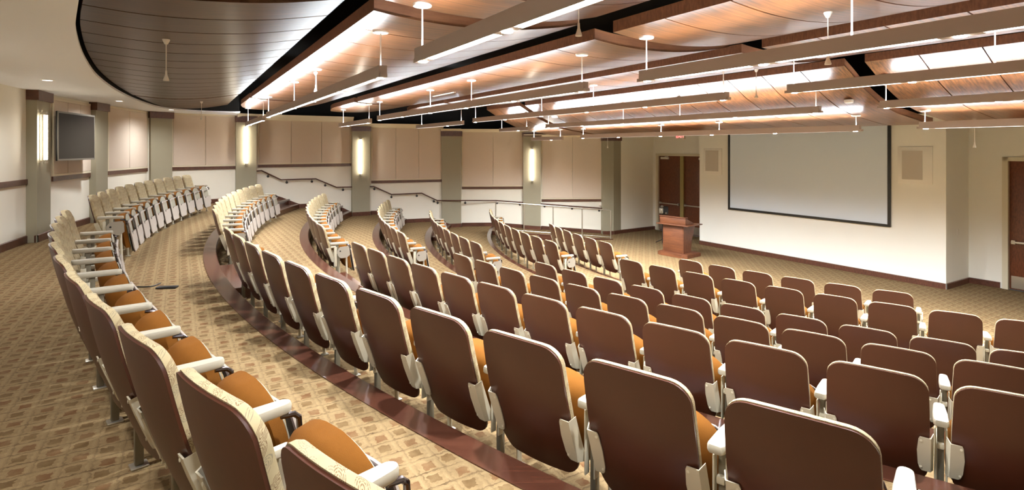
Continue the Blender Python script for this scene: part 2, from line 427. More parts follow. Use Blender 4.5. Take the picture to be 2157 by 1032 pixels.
pl = [p for p in LEFT+door_l+alc[:2] if math.hypot(p[0]-ROWS[6][0], p[1]-ROWS[6][1]) < ROWS[6][2] or SW(*p)[0] > 12.7]
g0, g1 = LIM[6]
pr = [p for p in RIGHT if math.hypot(p[0]-ROWS[6][0], p[1]-ROWS[6][1]) < ROWS[6][2] or SW(*p)[0] > 12.7]
flat(arc(6, 0, g0, g1)+pr+[alc[4], alc[3], alc[2], alc[1], alc[0]]+door_l[::-1]+[p for p in LEFT if p in pl][::-1], FRONT, 'floor', M['carpet'])
# nosing bands and risers at the edge of every terrace; half-height wooden steps in the aisles
tn = 1
for i in range(1, 7):
    zu = ROWS[i-1][4]; zl = ROWS[i][4]; a0, a1 = LIM[i]
    th = .035 if i < 6 else .02
    wdt = .15 if i < 5 else (.10 if i == 5 else .05)
    cx, cy, R = rc(i)
    if i >= 6: wdt = .05
    prof = [(R+wdt-.02, zu-.001), (R+wdt-.02, zu+.006), (R-.02, zu+.006), (R-.032, zu-.004), (R-.032, zu-th), (R-.01, zu-th), (R-.01, zl-.01)]
    rows = [[(cx+r*math.cos(a0+(a1-a0)*j/140), cy+r*math.sin(a0+(a1-a0)*j/140), z) for j in range(141)] for (r, z) in prof]
    o = MB().grid(rows, False).build('trim_%d' % tn, M['nosing']); struct(o); tn += 1
    if i <= 4:
        aL0 = ROWS[i][5][0]; aL1 = ROWS[i][5][0]+ROWS[i][5][1]*ROWS[i][3]/R; aR0 = ROWS[i][6][0]
        for (b0, b1) in ((aL1+.004, aR0-.004), (a0+.004, aL0-.006)):
            if b1 <= b0: continue
            zs = zl+(zu-zl)*.5; rr = [(R-.012, zs), (R-.30, zs), (R-.31, zs-.01), (R-.31, zl+.001)]
            rows = [[(cx+r*math.cos(b0+(b1-b0)*j/12), cy+r*math.sin(b0+(b1-b0)*j/12), z) for j in range(13)] for (r, z) in rr]
            mb = MB().grid(rows, False)
            for bb in (b0, b1):
                mb.add([(cx+r*math.cos(bb), cy+r*math.sin(bb), z) for (r, z) in ((R-.012, zs), (R-.31, zs), (R-.31, zl), (R-.012, zl))], [(0, 1, 2, 3)])
            struct(mb.build('trim_%d' % tn, M['nosing'])); tn += 1

# ------------------------------------------------------------------ ceiling: white soffit, ledges, dark plenum
SOF = EYE+.885
opening = [(1.29, 16.3), (1.29, 15.0), (.95, 15.12), (.41, 15.05), (-.25, 14.35), (-.60, 12.7), (-.80, 10.6), (-.86, 8.6), (-.80, 6.9), (-.69, 5.5), (-.58, 4.6), (-.35, 3.2), (0, 1.7), (.5, .5), (1.29, -.3)]
opn = [(1.29, 16.3)]+[q[:2] for q in catmull([p+(0,) for p in opening[1:-1]], 8)]+[(1.29, -.9)]
outer = [(1.6, -1.1), (-2.35, -1.1), (-2.35, 16.7), (1.29, 16.7)]
poly = opn+outer
mb = MB(); tr = tessellate_polygon([[Vector((p[0], p[1], 0)) for p in poly]])
mb.add([(p[0], p[1], SOF) for p in poly], [tuple(t) for t in tr]); mb.add([(p[0], p[1], SOF+.03) for p in poly], [tuple(t) for t in tr])
mb.add([(p[0], p[1], SOF) for p in opn]+[(p[0], p[1], SOF+.03) for p in opn], [(k, k+1, len(opn)+k+1, len(opn)+k) for k in range(len(opn)-1)])
struct(mb.build('ceiling', M['ceil'], rz=PHI))
mb = MB(); q = [(p[0]-.02 if 0 < k < len(opn)-1 else p[0], p[1]) for k, p in enumerate(opn)]
mb.add([(p[0], p[1], SOF+.03) for p in q]+[(p[0], p[1], SOF+.9) for p in q], [(k, k+1, len(q)+k+1, len(q)+k) for k in range(len(q)-1)])
struct(mb.build('ceiling', M['gap'], rz=PHI))
mb = MB(); mb.box(-2.6, 14.2, -1.6, 17.2, EYE+1.9, EYE+2.0); struct(mb.build('ceiling', M['black'], rz=PHI))
mb = MB(); hull = [H(-2.6, -1.6), H(-2.6, 17.1), H(3.5, 17.1), H(9, 16.2), H(14.1, 15.2), H(14.1, .3), H(9, -.8), H(3.5, -1.6)]
for k in range(len(hull)):
    a, b = hull[k], hull[(k+1) % len(hull)]
    mb.add([(a[0], a[1], EYE+.2), (b[0], b[1], EYE+.2), (b[0], b[1], EYE+1.95), (a[0], a[1], EYE+1.95)], [(0, 1, 2, 3)])
struct(mb.build('ceiling', M['black']))
mb = MB(); mb.box(10.12, 10.16, -1.2, 16.4, EYE+.56, EYE+1.9); struct(mb.build('ceiling', M['gap'], rz=PHI))  # added black sheet hiding the lit front wall, so panel gaps read dark
# crown ledges along the stepped side walls + plenum shelf behind them
LEDGE = [(7, 9, .79, .93), (9, 11, .64, .75), (11, 13, .54, .62), (13, 16, .375, .45)]
for P, sd in ((LEFT, 1), (RIGHT, -1)):
    for (i0, i1, zb, zt_) in LEDGE:
        pts = P[i0:i1+1]
        mb = MB()
        for k in range(len(pts)-1):
            a = Vector(pts[k]); b = Vector(pts[k+1]); d = (b-a).normalized(); nn = Vector((d.y, -d.x))*sd
            def ring(p): return [(p.x+nn.x*o_, p.y+nn.y*o_, EYE+z) for (o_, z) in ((-.02, zb), (.10, zb), (.16, zt_-.05), (.20, zt_), (-.5, zt_))]
            r1, r2 = ring(a-d*.03), ring(b+d*.03)
            mb.add(r1+r2, [(j, j+1, 6+j, 5+j) for j in range(4)]+[(0, 1, 2, 3, 4), (5, 6, 7, 8, 9)])
        struct(mb.build('trim_%d' % tn, M['ivory'])); tn += 1

# ------------------------------------------------------------------ pilasters
caps = [(.885, .735), (.885, .735), (.885, .73), (.86, .70), (.655, .515), (.545, .39), (.515, .39), (.37, .25)]
PIL = []
PILW = [((-7.18, 8.28), (-7.42, 8.81)), ((-7.95, 10.47), (-8.08, 10.95)), ((-8.57, 13.0), (-8.31, 13.40)), ((-7.28, 14.45), (-6.88, 14.75)),
        ((-4.71, 16.15), (-4.256, 16.4)), ((-2.2, 17.2), (-1.61, 17.35)), ((.356, 17.45), (.915, 17.47)), ((2.90, 17.50), (3.26, 17.56))]
for P, mir in ((LEFT, False), (RIGHT, True)):
    for k, ((a, b), (zc, zb)) in enumerate(zip(PILW, caps)):
        if mir: a, b = mirror(a), mirror(b)
        i, j = FAC[k]; wa, wb = P[i], P[j]
        if k == 7: wb = P[16]
        da = (Vector(b)-Vector(a)).normalized(); nn = Vector((-da.y, da.x))*(1 if not mir else -1)
        A, B = Vector(a), Vector(b); dep = .16 if k != 2 else .26
        if k == 7:
            Cc = Vector(LEFT[16] if not mir else RIGHT[16])
            poly = [A, B, Cc, Cc+nn*.2, A+nn*.3]
        else: poly = [A, B, B+nn*dep, A+nn*dep]
        z0 = min(floor_z(*a), floor_z(*b), floor_z(*((A+B)/2+nn*dep)))-.02
        mb = MB(); mb.prism([(p.x, p.y) for p in poly], lambda x, y: (x, y, z0), lambda x, y: (x, y, EYE+zb))
        o = struct(mb.build('pilaster', M['pil'])); PIL.append((A, B, nn, o, k))
        cen = sum(poly, Vector((0, 0)))/len(poly)
        mb = MB(); cp = []
        for p in poly[:2 if k != 7 else 3]:
            e = (p-(A+B)/2); cp.append(p+e.normalized()*.03-nn*.03)
        cp += poly[2 if k != 7 else 3:]
        mb.prism([(p.x, p.y) for p in cp], lambda x, y: (x, y, EYE+zb), lambda x, y: (x, y, EYE+zc))
        mb.build('pilaster_cap', M['trim'], o)
        if k > 3:    # white bulkhead over the cap
            mb = MB(); mb.prism([(p.x, p.y) for p in poly], lambda x, y: (x, y, EYE+zc), lambda x, y: (x, y, EYE+zc+.09))
            mb.build('pilaster_head', M['ivory'], o)

# ------------------------------------------------------------------ wall trims, baseboards, acoustic panels
PAN = [  # facet start index, end index, rail height, panel top, number of panels, description
 (2, 3, -.50, .80, 3, 'behind the television'), (4, 5, -.50, .83, 2, 'between the second and third pillars'), (6, 7, -.50, .84, 2, 'between the third and fourth pillars'),
 (8, 9, -.478, .775, 3, 'above the upper stair handrail'), (10, 11, -1.01, .625, 3, 'between the fifth and sixth pillars'),
 (12, 13, -1.256, .52, 2, 'left of the last wall sconce'), (14, 15, -1.667, .365, 2, 'right of the last wall sconce')]
ORD = ['first', 'second', 'third', 'fourth', 'fifth', 'sixth', 'seventh', 'eighth', 'ninth', 'tenth', 'eleventh', 'twelfth']
def seg_box(mb, a, b, t0, t1, d0, d1, z0, z1, sd):
    A, B = Vector(a), Vector(b); L = (B-A).length; d = (B-A)/L; nn = Vector((d.y, -d.x))*sd
    vs = []
    for z in (z0, z1):
        for (t, dd) in ((t0, d0), (t1, d0), (t1, d1), (t0, d1)):
            p = A+d*t+nn*dd; vs.append((p.x, p.y, z))
    mb.add(vs, [(0, 3, 2, 1), (4, 5, 6, 7), (0, 1, 5, 4), (1, 2, 6, 5), (2, 3, 7, 6), (3, 0, 4, 7)])
for P, sd, vis in ((LEFT, 1, True), (RIGHT, -1, False)):
    mb = MB(); a, b = P[0], P[1]; L = (Vector(b)-Vector(a)).length
    seg_box(mb, a, b, -.6, L, .0, .022, EYE-.54, EYE-.46, sd); struct(mb.build('trim_%d' % tn, M['trim'])); tn += 1
    for (i, j, zr, ztop, n, desc) in PAN:
        a, b = P[i], P[j]; L = (Vector(b)-Vector(a)).length
        mb = MB(); seg_box(mb, a, b, .0, L, 0, .025, EYE+zr-.04, EYE+zr+.04, sd); struct(mb.build('trim_%d' % tn, M['trim'])); tn += 1
        mb = MB(); seg_box(mb, a, b, .0, L, 0, .03, EYE+zr+.04, EYE+zr+.075, sd)
        seg_box(mb, a, b, .0, .03, 0, .03, EYE+zr+.075, EYE+ztop, sd); seg_box(mb, a, b, L-.03, L, 0, .03, EYE+zr+.075, EYE+ztop, sd)
        seg_box(mb, a, b, 0, L, 0, .03, EYE+ztop, EYE+ztop+.05, sd)
        struct(mb.build('trim_%d' % tn, M['ivory'])); tn += 1
        if not vis: continue
        for k in range(n):
            t0 = .03+(L-.06)*k/n; t1 = .03+(L-.06)*(k+1)/n
            mb = MB(); seg_box(mb, a, b, t0+.007, t1-.007, 0, .028, EYE+zr+.08, EYE+ztop-.004, sd)
            o = mb.build('acoustic_panel', M['panel'])
            which = {2: ['left', 'right'], 3: ['left', 'middle', 'right']}[n][k]
            tag(o, 'tall beige fabric acoustic wall panel, %s one of %s %s' % (which, {2: 'two', 3: 'three'}[n], desc), 'wall panel', 'acoustic panels along the side wall')
# skirting following the stepped floor
CROSS = []
def skirt_z(x, y):
    z = 0.0
    for i in range(1, 6):
        cx, cy, R = rc(i); d = math.hypot(x-cx, y-cy)-R
        t = min(1, max(0, (.28-d)/.56)); z += (ROWS[i][4]-ROWS[i-1][4])*t
    # the ramp takes up the last drop
    s_, w_ = SW(x, y)
    return z
def ramp_t(x): return min(1, max(0, (x+.52)/3.5))
def skirt(pts, sd, name, zf):
    mb = MB(); prev = None
    for k in range(len(pts)-1):
        a, b = Vector(pts[k]), Vector(pts[k+1]); L = (b-a).length
        if L < 1e-4: continue
        d = (b-a)/L; nn = Vector((d.y, -d.x))*sd
        n = max(1, int(L/.12)); sec = []
        for j in range(n+1):
            p = a+d*(L*j/n); z = zf(p.x, p.y); p2 = p+nn*.018
            sec.append([(p.x, p.y, z-.02), (p2.x, p2.y, z-.02), (p2.x, p2.y, z+.105), (p.x, p.y, z+.115)])
        mb.grid([[s_[c] for s_ in sec] for c in range(4)], False)
    struct(mb.build(name, M['trim'], fix=False))
def left_z(x, y):
    if x > -.52: return -1.064+(FRONT+1.064)*ramp_t(x)
    z = 0
    for i in range(1, 5):
        cx, cy, R = rc(i); d = math.hypot(x-cx, y-cy)-R
        t = min(1, max(0, (.25-d)/.5)); z += (ROWS[i][4]-ROWS[i-1][4])*t
    return z
# path around the pilasters
path = [LEFT[0], LEFT[1]]
for k, (a, b) in enumerate(PILW):
    i, j = FAC[k]; path += [LEFT[i], a, b] + ([LEFT[j]] if k < 7 else [LEFT[16]])
path += [LEFT[17]]
skirt([back_l]+path, 1, 'baseboard_left', left_z)
rp = [mirror(p) for p in path]
skirt([back_r]+rp, -1, 'baseboard_right', lambda x, y: left_z(*mirror((x, y))))
skirt([back_r, back_l], 1, 'baseboard_back', lambda x, y: 0.0)
mb = MB(); seg_box(mb, back_r, back_l, 0, (Vector(back_l)-Vector(back_r)).length, 0, .022, EYE-.54, EYE-.46, 1); struct(mb.build('trim_%d' % tn, M['trim'])); tn += 1
skirt([LEFT[-1], H(S_DOOR, 13.42)], 1, 'baseboard_front', lambda x, y: FRONT)
skirt([H(S_DOOR, 11.1), alc[0], alc[1], alc[2], alc[3], H(S_DOOR, wr1+.09)], 1, 'baseboard_front', lambda x, y: FRONT)

# ------------------------------------------------------------------ ramp along the side wall and guard rail
gp = [(-.49, 16.48), (.36, 16.50), (1.24, 16.52), (2.12, 16.55), (2.99, 16.59)]
mb = MB(); up = [(-.60, 16.44), (3.05, 16.54)]; wl = [(-.60, 17.7), (3.05, 17.8)]
z0, z1 = -1.063, FRONT+.004
mb.add([(up[0][0], up[0][1], z0), (up[1][0], up[1][1], z1), (wl[1][0], wl[1][1], z1), (wl[0][0], wl[0][1], z0)], [(0, 1, 2, 3)])
o = mb.build('floor', M['carpet']); struct(o)
if o.data.polygons[0].normal.z < 0: o.data.flip_normals()
mb = MB(); mb.prism([(0, 0), (1, 0), (1, 1), (0, 1)], lambda a_, b_: (up[0][0]+(up[1][0]-up[0][0])*a_, up[0][1]+.10*a_, [FRONT, (z0 if a_ == 0 else z1)+.015][int(b_)]),
         lambda a_, b_: (up[0][0]+(up[1][0]-up[0][0])*a_, up[0][1]+.10*a_+.06, [FRONT, (z0 if a_ == 0 else z1)+.015][int(b_)]))
struct(mb.build('trim_%d' % tn, M['nosing'])); tn += 1
gr = empty('guard_rail', (gp[0][0], gp[0][1], -1.02)); gr_l = Vector(gr.location)
def rel(p): return (p[0]-gr_l.x, p[1]-gr_l.y, p[2]-gr_l.z)
gz = [-1.064+(FRONT+1.064)*ramp_t(p[0]) for p in gp]
gz[4] = FRONT; hgt = [.88, .885, .885, .885, .885]
top = [(p[0], p[1], z+h) for p, z, h in zip(gp, gz, hgt)]
for p, t, z in zip(gp, top, gz):
    mb = MB(); mb.tube([rel((p[0], p[1], z+.0)), rel((p[0], p[1], t[2]))], .017, 10); mb.lathe([(.04, 0), (.04, .012), (.018, .016)], rel((p[0], p[1], z)))
    mb.build('post', M['steel'], gr)
MB().tube([rel(t) for t in top], .017, 10).build('top_rail', M['steel'], gr)
MB().tube([rel((t[0], t[1], t[2]-.81)) for t in top], .010, 8).build('bottom_rail', M['steel'], gr)
tag(gr, 'brushed steel guard rail on slim posts beside the carpeted ramp', 'railing')

# ------------------------------------------------------------------ stair handrail on the side wall
def wallY(u, off=.09):
    k = (u-CX)/F_PX
    P = [Vector(q) for q in LEFT]
    for i in range(len(P)-1):
        a, b = P[i], P[i+1]; d = b-a; nn = Vector((d.y, -d.x)).normalized()*off; a = a+nn
        den = d.x-k*d.y
        if abs(den) < 1e-9: continue
        t = (k*a.y-a.x)/den
        if -0.02 <= t <= 1.02 and i > 5: return a.y+t*d.y
    return 17.5
HR = [(527, 361.3), (551, 359.3), (592, 378.7), (665, 376.6), (709, 394.6), (787, 392.6), (825, 409.6), (888, 406.8), (921, 422.4), (1044, 422.3), (1130, 428.5), (1200, 434), (1272, 439)]
hp = [at(u, v, wallY(u)) for u, v in HR]
hr = empty('handrail', hp[0]); h0 = Vector(hp[0])
MB().tube([Vector(p)-h0 for p in hp], .019, 10).build('rail', M['bronze'], hr)
BR = [(536, 361), (564.5, 365.7), (604, 378.7), (657, 377), (685, 385), (722.5, 394.6), (760, 393.5), (788.5, 393), (824.5, 410), (878, 407.5), (914, 419), (922, 422.6), (943, 422.5), (961, 422.5), (980, 422.5), (1047, 422.5), (1095, 426), (1147, 429.7), (1205, 434.3), (1262, 438.5)]
for u, v in BR:
    p = Vector(at(u, v, wallY(u)))-h0; q = Vector(at(u, v, wallY(u, .0)))-h0
    dn = (q-p).normalized()
    mb = MB(); mb.tube([p+Vector((0, 0, -.015)), p+Vector((0, 0, -.05)), p+dn*.05+Vector((0, 0, -.075)), p+dn*.085+Vector((0, 0, -.075))], .008, 8)
    mb.tube([p+dn*.075+Vector((0, 0, -.075)), p+dn*.088+Vector((0, 0, -.075))], .034, 12)
    mb.build('bracket', M['blk'], hr)
tag(hr, 'long bronze handrail stepping down the cream side wall on dark brackets', 'handrail')

# ------------------------------------------------------------------ doors, screen, panels on the front wall
def hall_obj(name, mb, m, parent=None): return mb.build(name, m, parent, rz=None if parent else PHI)
dn = 1
for (w0, w1) in ((12.34, 13.27), (11.22, 12.20), (2*AX-12.20, 2*AX-11.33), (2*AX-13.27, 2*AX-12.34)):
    mb = MB(); mb.rbox(S_DOOR+.05, S_DOOR+.095, w0, w1, FRONT+.01, DZ-.02, .003); d_ = struct(mb.build('door_%d' % dn, M['door'], rz=PHI)); dn += 1
    zb = FRONT+.93
    mb = MB(); mb.rbox(S_DOOR-.02, S_DOOR+.012, w0+.04, w1-.04, zb-.02, zb+.02, .008); mb.box(S_DOOR+.0, S_DOOR+.05, w0+.04, w0+.10, zb-.035, zb+.035); mb.box(S_DOOR+.0, S_DOOR+.05, w1-.10, w1-.04, zb-.035, zb+.035)
    mb.build('panic_bar', M['steel'], d_)
    mb = MB(); mb.box(S_DOOR+.042, S_DOOR+.049, w0+.03, w1-.03, FRONT+.03, FRONT+.27); mb.build('kick_plate', M['steel'], d_)
    cw = w1-.45 if w0 > 12.3 or w0 < 3 else w0+.02
    mb = MB(); mb.rbox(S_DOOR-.01, S_DOOR+.05, cw, cw+.34, DZ-.13, DZ-.06, .006); mb.tube([(S_DOOR+.01, cw+.17, DZ-.05), (S_DOOR+.02, cw+.02, DZ-.03)], .008, 6)
    mb.build('door_closer', M['white'], d_)
for (c, hi, lo) in ((12.27, 13.30, 11.20), (2*AX-12.27, 2*AX-11.30, 2*AX-13.30)):
    mb = MB(); mb.rbox(S_DOOR+.01, S_DOOR+.08, c-.07, c+.07, FRONT, DZ-.02, .004); struct(mb.build('trim_%d' % tn, M['mull'], rz=PHI)); tn += 1
    mb = MB()
    for w_, o_ in ((hi, 1), (lo, -1)):
        mb.box(S_DOOR-.025, S_DOOR+.10, min(w_-.03*o_, w_+.06*o_), max(w_-.03*o_, w_+.06*o_), FRONT, DZ+.06)
    mb.box(S_DOOR-.025, S_DOOR+.10, lo-.06, hi+.06, DZ-.02, DZ+.06)
    struct(mb.build('trim_%d' % tn, M['frame'], rz=PHI)); tn += 1
# projection screen
sw0, sw1 = 5.64, 9.75
def s_plane(u, v, s):  # where the view through (u,v) meets the plane s = const: gives (w, z)
    k = (u-CX)/F_PX; Y = s/(.8545*k+.5195); return (-.5195*k*Y+.8545*Y, EYE+(HZ-v)*Y/F_PX)
wl_, zl_ = s_plane(1533, 442, S_SCR-.05); wr_, zr_ = s_plane(1875, 477.5, S_SCR-.05)
zb = (zl_+zr_)/2; ztp = zb+2.45
scr = empty('projection_screen', H(S_SCR, (wl_+wr_)/2)+(zb,), PHI)
hw = (wl_-wr_)/2; bw = .055
MB().box(-.028, -.022, -hw+bw, hw-bw, bw, ztp-zb-bw).build('screen_surface', M['screen'], scr)
mb = MB()
for (a_, b_, c_, d_) in ((-hw, hw, 0, bw), (-hw, hw, ztp-zb-bw, ztp-zb), (-hw, -hw+bw, bw, ztp-zb-bw), (hw-bw, hw, bw, ztp-zb-bw)):
    mb.box(-.045, 0, a_, b_, c_, d_)
mb.build('screen_frame', M['blk'], scr)
tag(scr, 'large blank grey projection screen with black frame on the front wall', 'projection screen')
for (u0, v0, u1, v1, g, lab) in ((1483, 312.5, 1521, 369, (1487, 317, 1514, 361), 'square white in-wall loudspeaker panel left of the projection screen'), (1892, 309, 1965, 389, (1901, 317.5, 1944, 379), 'square white in-wall loudspeaker panel right of the projection screen')):
    wa, za = s_plane(u0, v0, S_SCR); wb, zb_ = s_plane(u1, v1, S_SCR); zz0, zz1 = min(zb_, za), max(zb_, za)
    o = empty('wall_speaker', H(S_SCR, (wa+wb)/2)+(zz0,), PHI); h2 = (wa-wb)/2
    MB().rbox(-.018, 0, -h2, h2, 0, zz1-zz0, .004).build('mounting_panel', M['white'], o)
    ga, gza = s_plane(g[0], g[1], S_SCR); gb, gzb = s_plane(g[2], g[3], S_SCR); c_ = (wa+wb)/2
    MB().box(-.024, -.017, gb-c_, ga-c_, gzb-zz0, gza-zz0).build('grille', M['grille'], o)
    tag(o, lab, 'speaker')
# wall switch on the return beside the right door, outlet under the rail
p = H(13.35, W_R)
o = MB().rbox(13.30, 13.37, W_R-.008, W_R, FRONT+1.02, FRONT+1.14, .003).build('light_switch', M['white'], rz=PHI)
tag(o, 'small white light switch on the side return right of the screen', 'switch')
y_ = wallY(1264, .0); q = at(1264, 429.5, y_)
o = MB().rbox(q[0]-.04, q[0]+.04, q[1]-.045, q[1]+.01, q[2]-.06, q[2]+.06, .003).build('light_switch', M['white'])
tag(o, 'small white wall plate above the handrail end by last pillar', 'switch')
# exit sign over the far doors
ex = empty('exit_sign', H(S_DOOR-.03, 12.27)+(EYE+.30,), PHI)
MB().rbox(-.03, .03, -.17, .17, 0, .20, .006).build('sign_box', M['white'], ex)
cu = bpy.data.curves.new('exit_text', 'FONT'); cu.body = 'EXIT'; cu.size = .17; cu.extrude = .003; cu.align_x = 'CENTER'; cu.align_y = 'CENTER'
to = bpy.data.objects.new('tmp_text', cu); C.objects.link(to); dg = bpy.context.evaluated_depsgraph_get()
me = bpy.data.meshes.new_from_object(to.evaluated_get(dg)); bpy.data.objects.remove(to)
me.materials.clear(); me.materials.append(M['exit']); o = bpy.data.objects.new('lettering', me); C.objects.link(o); o.parent = ex
o.location = (-.034, 0, .10); o.rotation_euler = (PI/2, 0, -PI/2)
tag(ex, 'white box sign with red EXIT lettering above the far double doors', 'exit sign')

# ------------------------------------------------------------------ television
ta, tb = Vector((-7.34, 8.85)), Vector((-7.70, 10.10)); td = (tb-ta); tl = td.length; trz = math.atan2(td.y, td.x)
tv = empty('television', (ta.x, ta.y, EYE-.20), trz)
MB().rbox(0, tl, .0, .032, 0, .81, .006).build('casing', M['blk'], tv)
mb = MB()
for (a_, b_, c_, d_) in ((0, tl, 0, .03), (0, tl, .78, .81), (0, .022, .03, .78), (tl-.022, tl, .03, .78)): mb.box(a_, b_, -.006, .004, c_, d_)
mb.build('bezel', M['tvf'], tv)
MB().box(.022, tl-.022, -.002, .002, .03, .78).build('display', M['tvs'], tv)
mb = MB(); mb.box(tl/2-.2, tl/2+.2, .030, .045, .25, .6); mb.box(tl/2-.05, tl/2+.05, .045, .26, .38, .46); mb.build('wall_bracket', M['blk'], tv)
tag(tv, 'flat black television with grey bezel mounted between two pillars', 'television')

# ------------------------------------------------------------------ sconces
SCN = [(95, 235, 344, 0), (519.5, 262, 348.5, 3), (760, 290, 370, 4), (1121, 311, 384, 6)]
sl = ['tall glowing tube sconce on the pillar left of the television', 'tall glowing tube sconce on the pillar at the handrail top', 'tall glowing tube sconce on pillar above the second run of handrail', 'tall glowing tube sconce on the pillar behind the guard rail']
for n_, (u, v0, v1, k) in enumerate(SCN):
    A, B, nn, o_, _ = [q for q in PIL if q[4] == k][0]
    mid = (A+B)/2-nn*.07
    kk = (u-CX)/F_PX; d = B-A; Aof = A-nn*.07; t = (kk*Aof.y-Aof.x)/(d.x-kk*d.y); pos = Aof+d*min(.8, max(.2, t))
    za = EYE+(HZ-v1)*pos.y/F_PX; zb = EYE+(HZ-v0)*pos.y/F_PX; L = zb-za
    rz = math.atan2(d.y, d.x)
    s_ = empty('wall_sconce', (pos.x, pos.y, za), rz)
    MB().tube([(0, 0, .05), (0, 0, L-.05)], .025, 16).build('lamp_tube', M['sconce'], s_)
    for a_, b_ in ((0, .055), (L-.055, L)):
        mb = MB(); mb.tube([(0, 0, a_), (0, 0, b_)], .029, 16); mb.box(-.02, .02, 0, .07, a_+.01, b_-.01); mb.build('end_cap', M['steel'], s_)
    MB().box(-.018, .018, .060, .07, .02, L-.02).build('back_plate', M['pil'], s_)
    tag(s_, sl[n_], 'wall light', 'tube sconces on the pillars')

# ------------------------------------------------------------------ ceiling clouds
def prof_a(t, z0):   # shallow belly between s and s+2
    return z0-.23*t*(1-t)+.115*t*t
P4 = [(0, 1.09), (.25, .955), (.49, .82), (.91, .645), (1.18, .565), (1.43, .51), (1.7, .475), (2.0, .435), (2.29, .40), (2.6, .38)]
def interp(tab, x):
    for (x0, y0), (x1, y1) in zip(tab, tab[1:]):
        if x <= x1: return y0+(y1-y0)*(x-x0)/(x1-x0)
    return tab[-1][1]
P4s = catmull([(a_, b_, 0) for a_, b_ in P4], 4)
P4s = [(q[0], q[1]) for q in P4s]
P0 = [(q[0], q[1]) for q in catmull([(-1.2, 1.0, 0), (-.6, .932, 0), (-.08, .905, 0), (.49, .95, 0), (1.0, 1.05, 0)], 6)]
def open_s(w_):
    best = -.86
    pts = sorted([(q[1], q[0]) for q in opn if q[0] < 1.2])
    for (w0, s0), (w1, s1) in zip(pts, pts[1:]):
        if w0 <= w_ <= w1: return s0+(s1-s0)*(w_-w0)/max(1e-6, w1-w0)
    return .6
WR0, WR1, WC0, WC1, WL0, WL1 = .3, 3.64, 3.89, 11.69, 11.94, 14.9
def cloud(name, s_lo, s_hi, w0, w1, zf, m, label, fh=.10, ns=20, edge=None, nw=1, round_l=0):
    root = empty(name, H(0, w0)+(EYE,), PHI)
    rows = []
    nw = max(nw, 1)
    for j in range(nw+1):
        wv = w0+(w1-w0)*j/nw; lo = max(s_lo, edge(wv)+.025) if edge else s_lo
        hi = s_hi
        if round_l and wv > w1-round_l:      # the far end is cut on a curve
            q = (wv-(w1-round_l))/round_l; hi = s_hi-(s_hi-s_lo)*.35*q*q; lo = lo+(s_hi-s_lo)*.10*q*q
        rows.append([(lo+(hi-lo)*i/ns, wv-w0, zf(lo+(hi-lo)*i/ns)) for i in range(ns+1)])
    pitch = .557 if edge else .6; mbp = MB(); cur = 0.0; base0 = (0.0 if abs(w0-WC0) < .01 or abs(w0-WL0) < .01 else (w1-w0) % pitch); cuts = [0.0]
    while base0 < w1-w0-.02:
        if base0 > .02: cuts.append(base0)
        base0 += pitch
    cuts.append(w1-w0); g_ = .011 if edge else .007
    def row_at(y):
        for ra, rb in zip(rows, rows[1:]):
            if ra[0][1]-1e-6 <= y <= rb[0][1]+1e-6:
                f_ = (y-ra[0][1])/(rb[0][1]-ra[0][1]); return [(p[0]+(q[0]-p[0])*f_, y, p[2]+(q[2]-p[2])*f_) for p, q in zip(ra, rb)]
        return [(p[0], y, p[2]) for p in rows[-1]]
    for ca, cb in zip(cuts, cuts[1:]):
        ya, yb = ca+(g_ if ca > 0 else 0), cb-(g_ if cb < w1-w0-1e-6 else 0)
        ys = [ya+(yb-ya)*q/3 for q in range(4)]; rr = [row_at(y) for y in ys]
        mbp.grid(rr)
        for r_, sg in ((rr[0], 1), (rr[-1], -1)): mbp.grid([r_, [(p[0], p[1], p[2]+.02) for p in r_]], False)
    mbp.build('veneer_panel', m, root)
    mb = MB()
    loop = [r[0] for r in rows]+rows[-1][1:]+[r[-1] for r in rows[::-1]][1:]+rows[0][::-1][1:-1]
    n = len(loop)
    mb.add(loop+[(p[0], p[1], p[2]+fh) for p in loop], [(k, (k+1) % n, n+(k+1) % n, n+k) for k in range(n)])
    mb.build('edge_fascia', M['fascia'] if name == 'ceiling_cloud' else M['fascia'], root)
    # dark back of the panel, a little above
    MB().grid([[(p[0], p[1], p[2]+fh*.9) for p in r] for r in rows]).build('backing', M['gap'], root)
    tag(root, label, 'ceiling panel', 'curved wooden ceiling panels')
    return root
WR0, WR1, WC0, WC1, WL0, WL1 = .3, 3.64, 3.89, 11.69, 11.94, 14.9
secs = [('near', WR0, WR1, .018), ('centre', WC0, WC1, 0), ('far', WL0, WL1, .01)]
sname = {'near': 'near section', 'centre': 'long centre section', 'far': 'short far section'}
for (nm, a_, b_, dz) in secs:
    cloud('ceiling_cloud', -1.5, 1.0, a_, b_, lambda s, dz=dz: interp(P0, s)+dz, M['cloud0'], 'dark planked ceiling panel with curved rear edge, '+sname[nm], ns=26, edge=open_s, nw=30)
    for r_, (s0, z0) in enumerate(((1.2, .995), (3.25, 1.0), (5.36, 1.07))):
        ln = (1.86, 1.90, 1.95)[r_]
        cloud('ceiling_cloud', s0, s0+ln, a_, b_-(.0 if nm != 'far' else .0), lambda s, s0=s0, z0=z0, ln=ln, dz=dz: prof_a((s-s0)/ln, z0)+dz, M['cloud'],
              'curved walnut ceiling panel, %s, %s row beyond dark panels' % (sname[nm], ORD[r_]), nw=(16 if nm == 'far' else 1), round_l=(1.3 if nm == 'far' else 0))
    cloud('ceiling_cloud', 7.49, 10.05, a_, b_-(1.2 if nm == 'far' else 0), lambda s, dz=dz: interp(P4s, s-7.49)+dz, M['cloud'],
          'steep swooping walnut ceiling panel nearest the screen, %s' % sname[nm], ns=36)
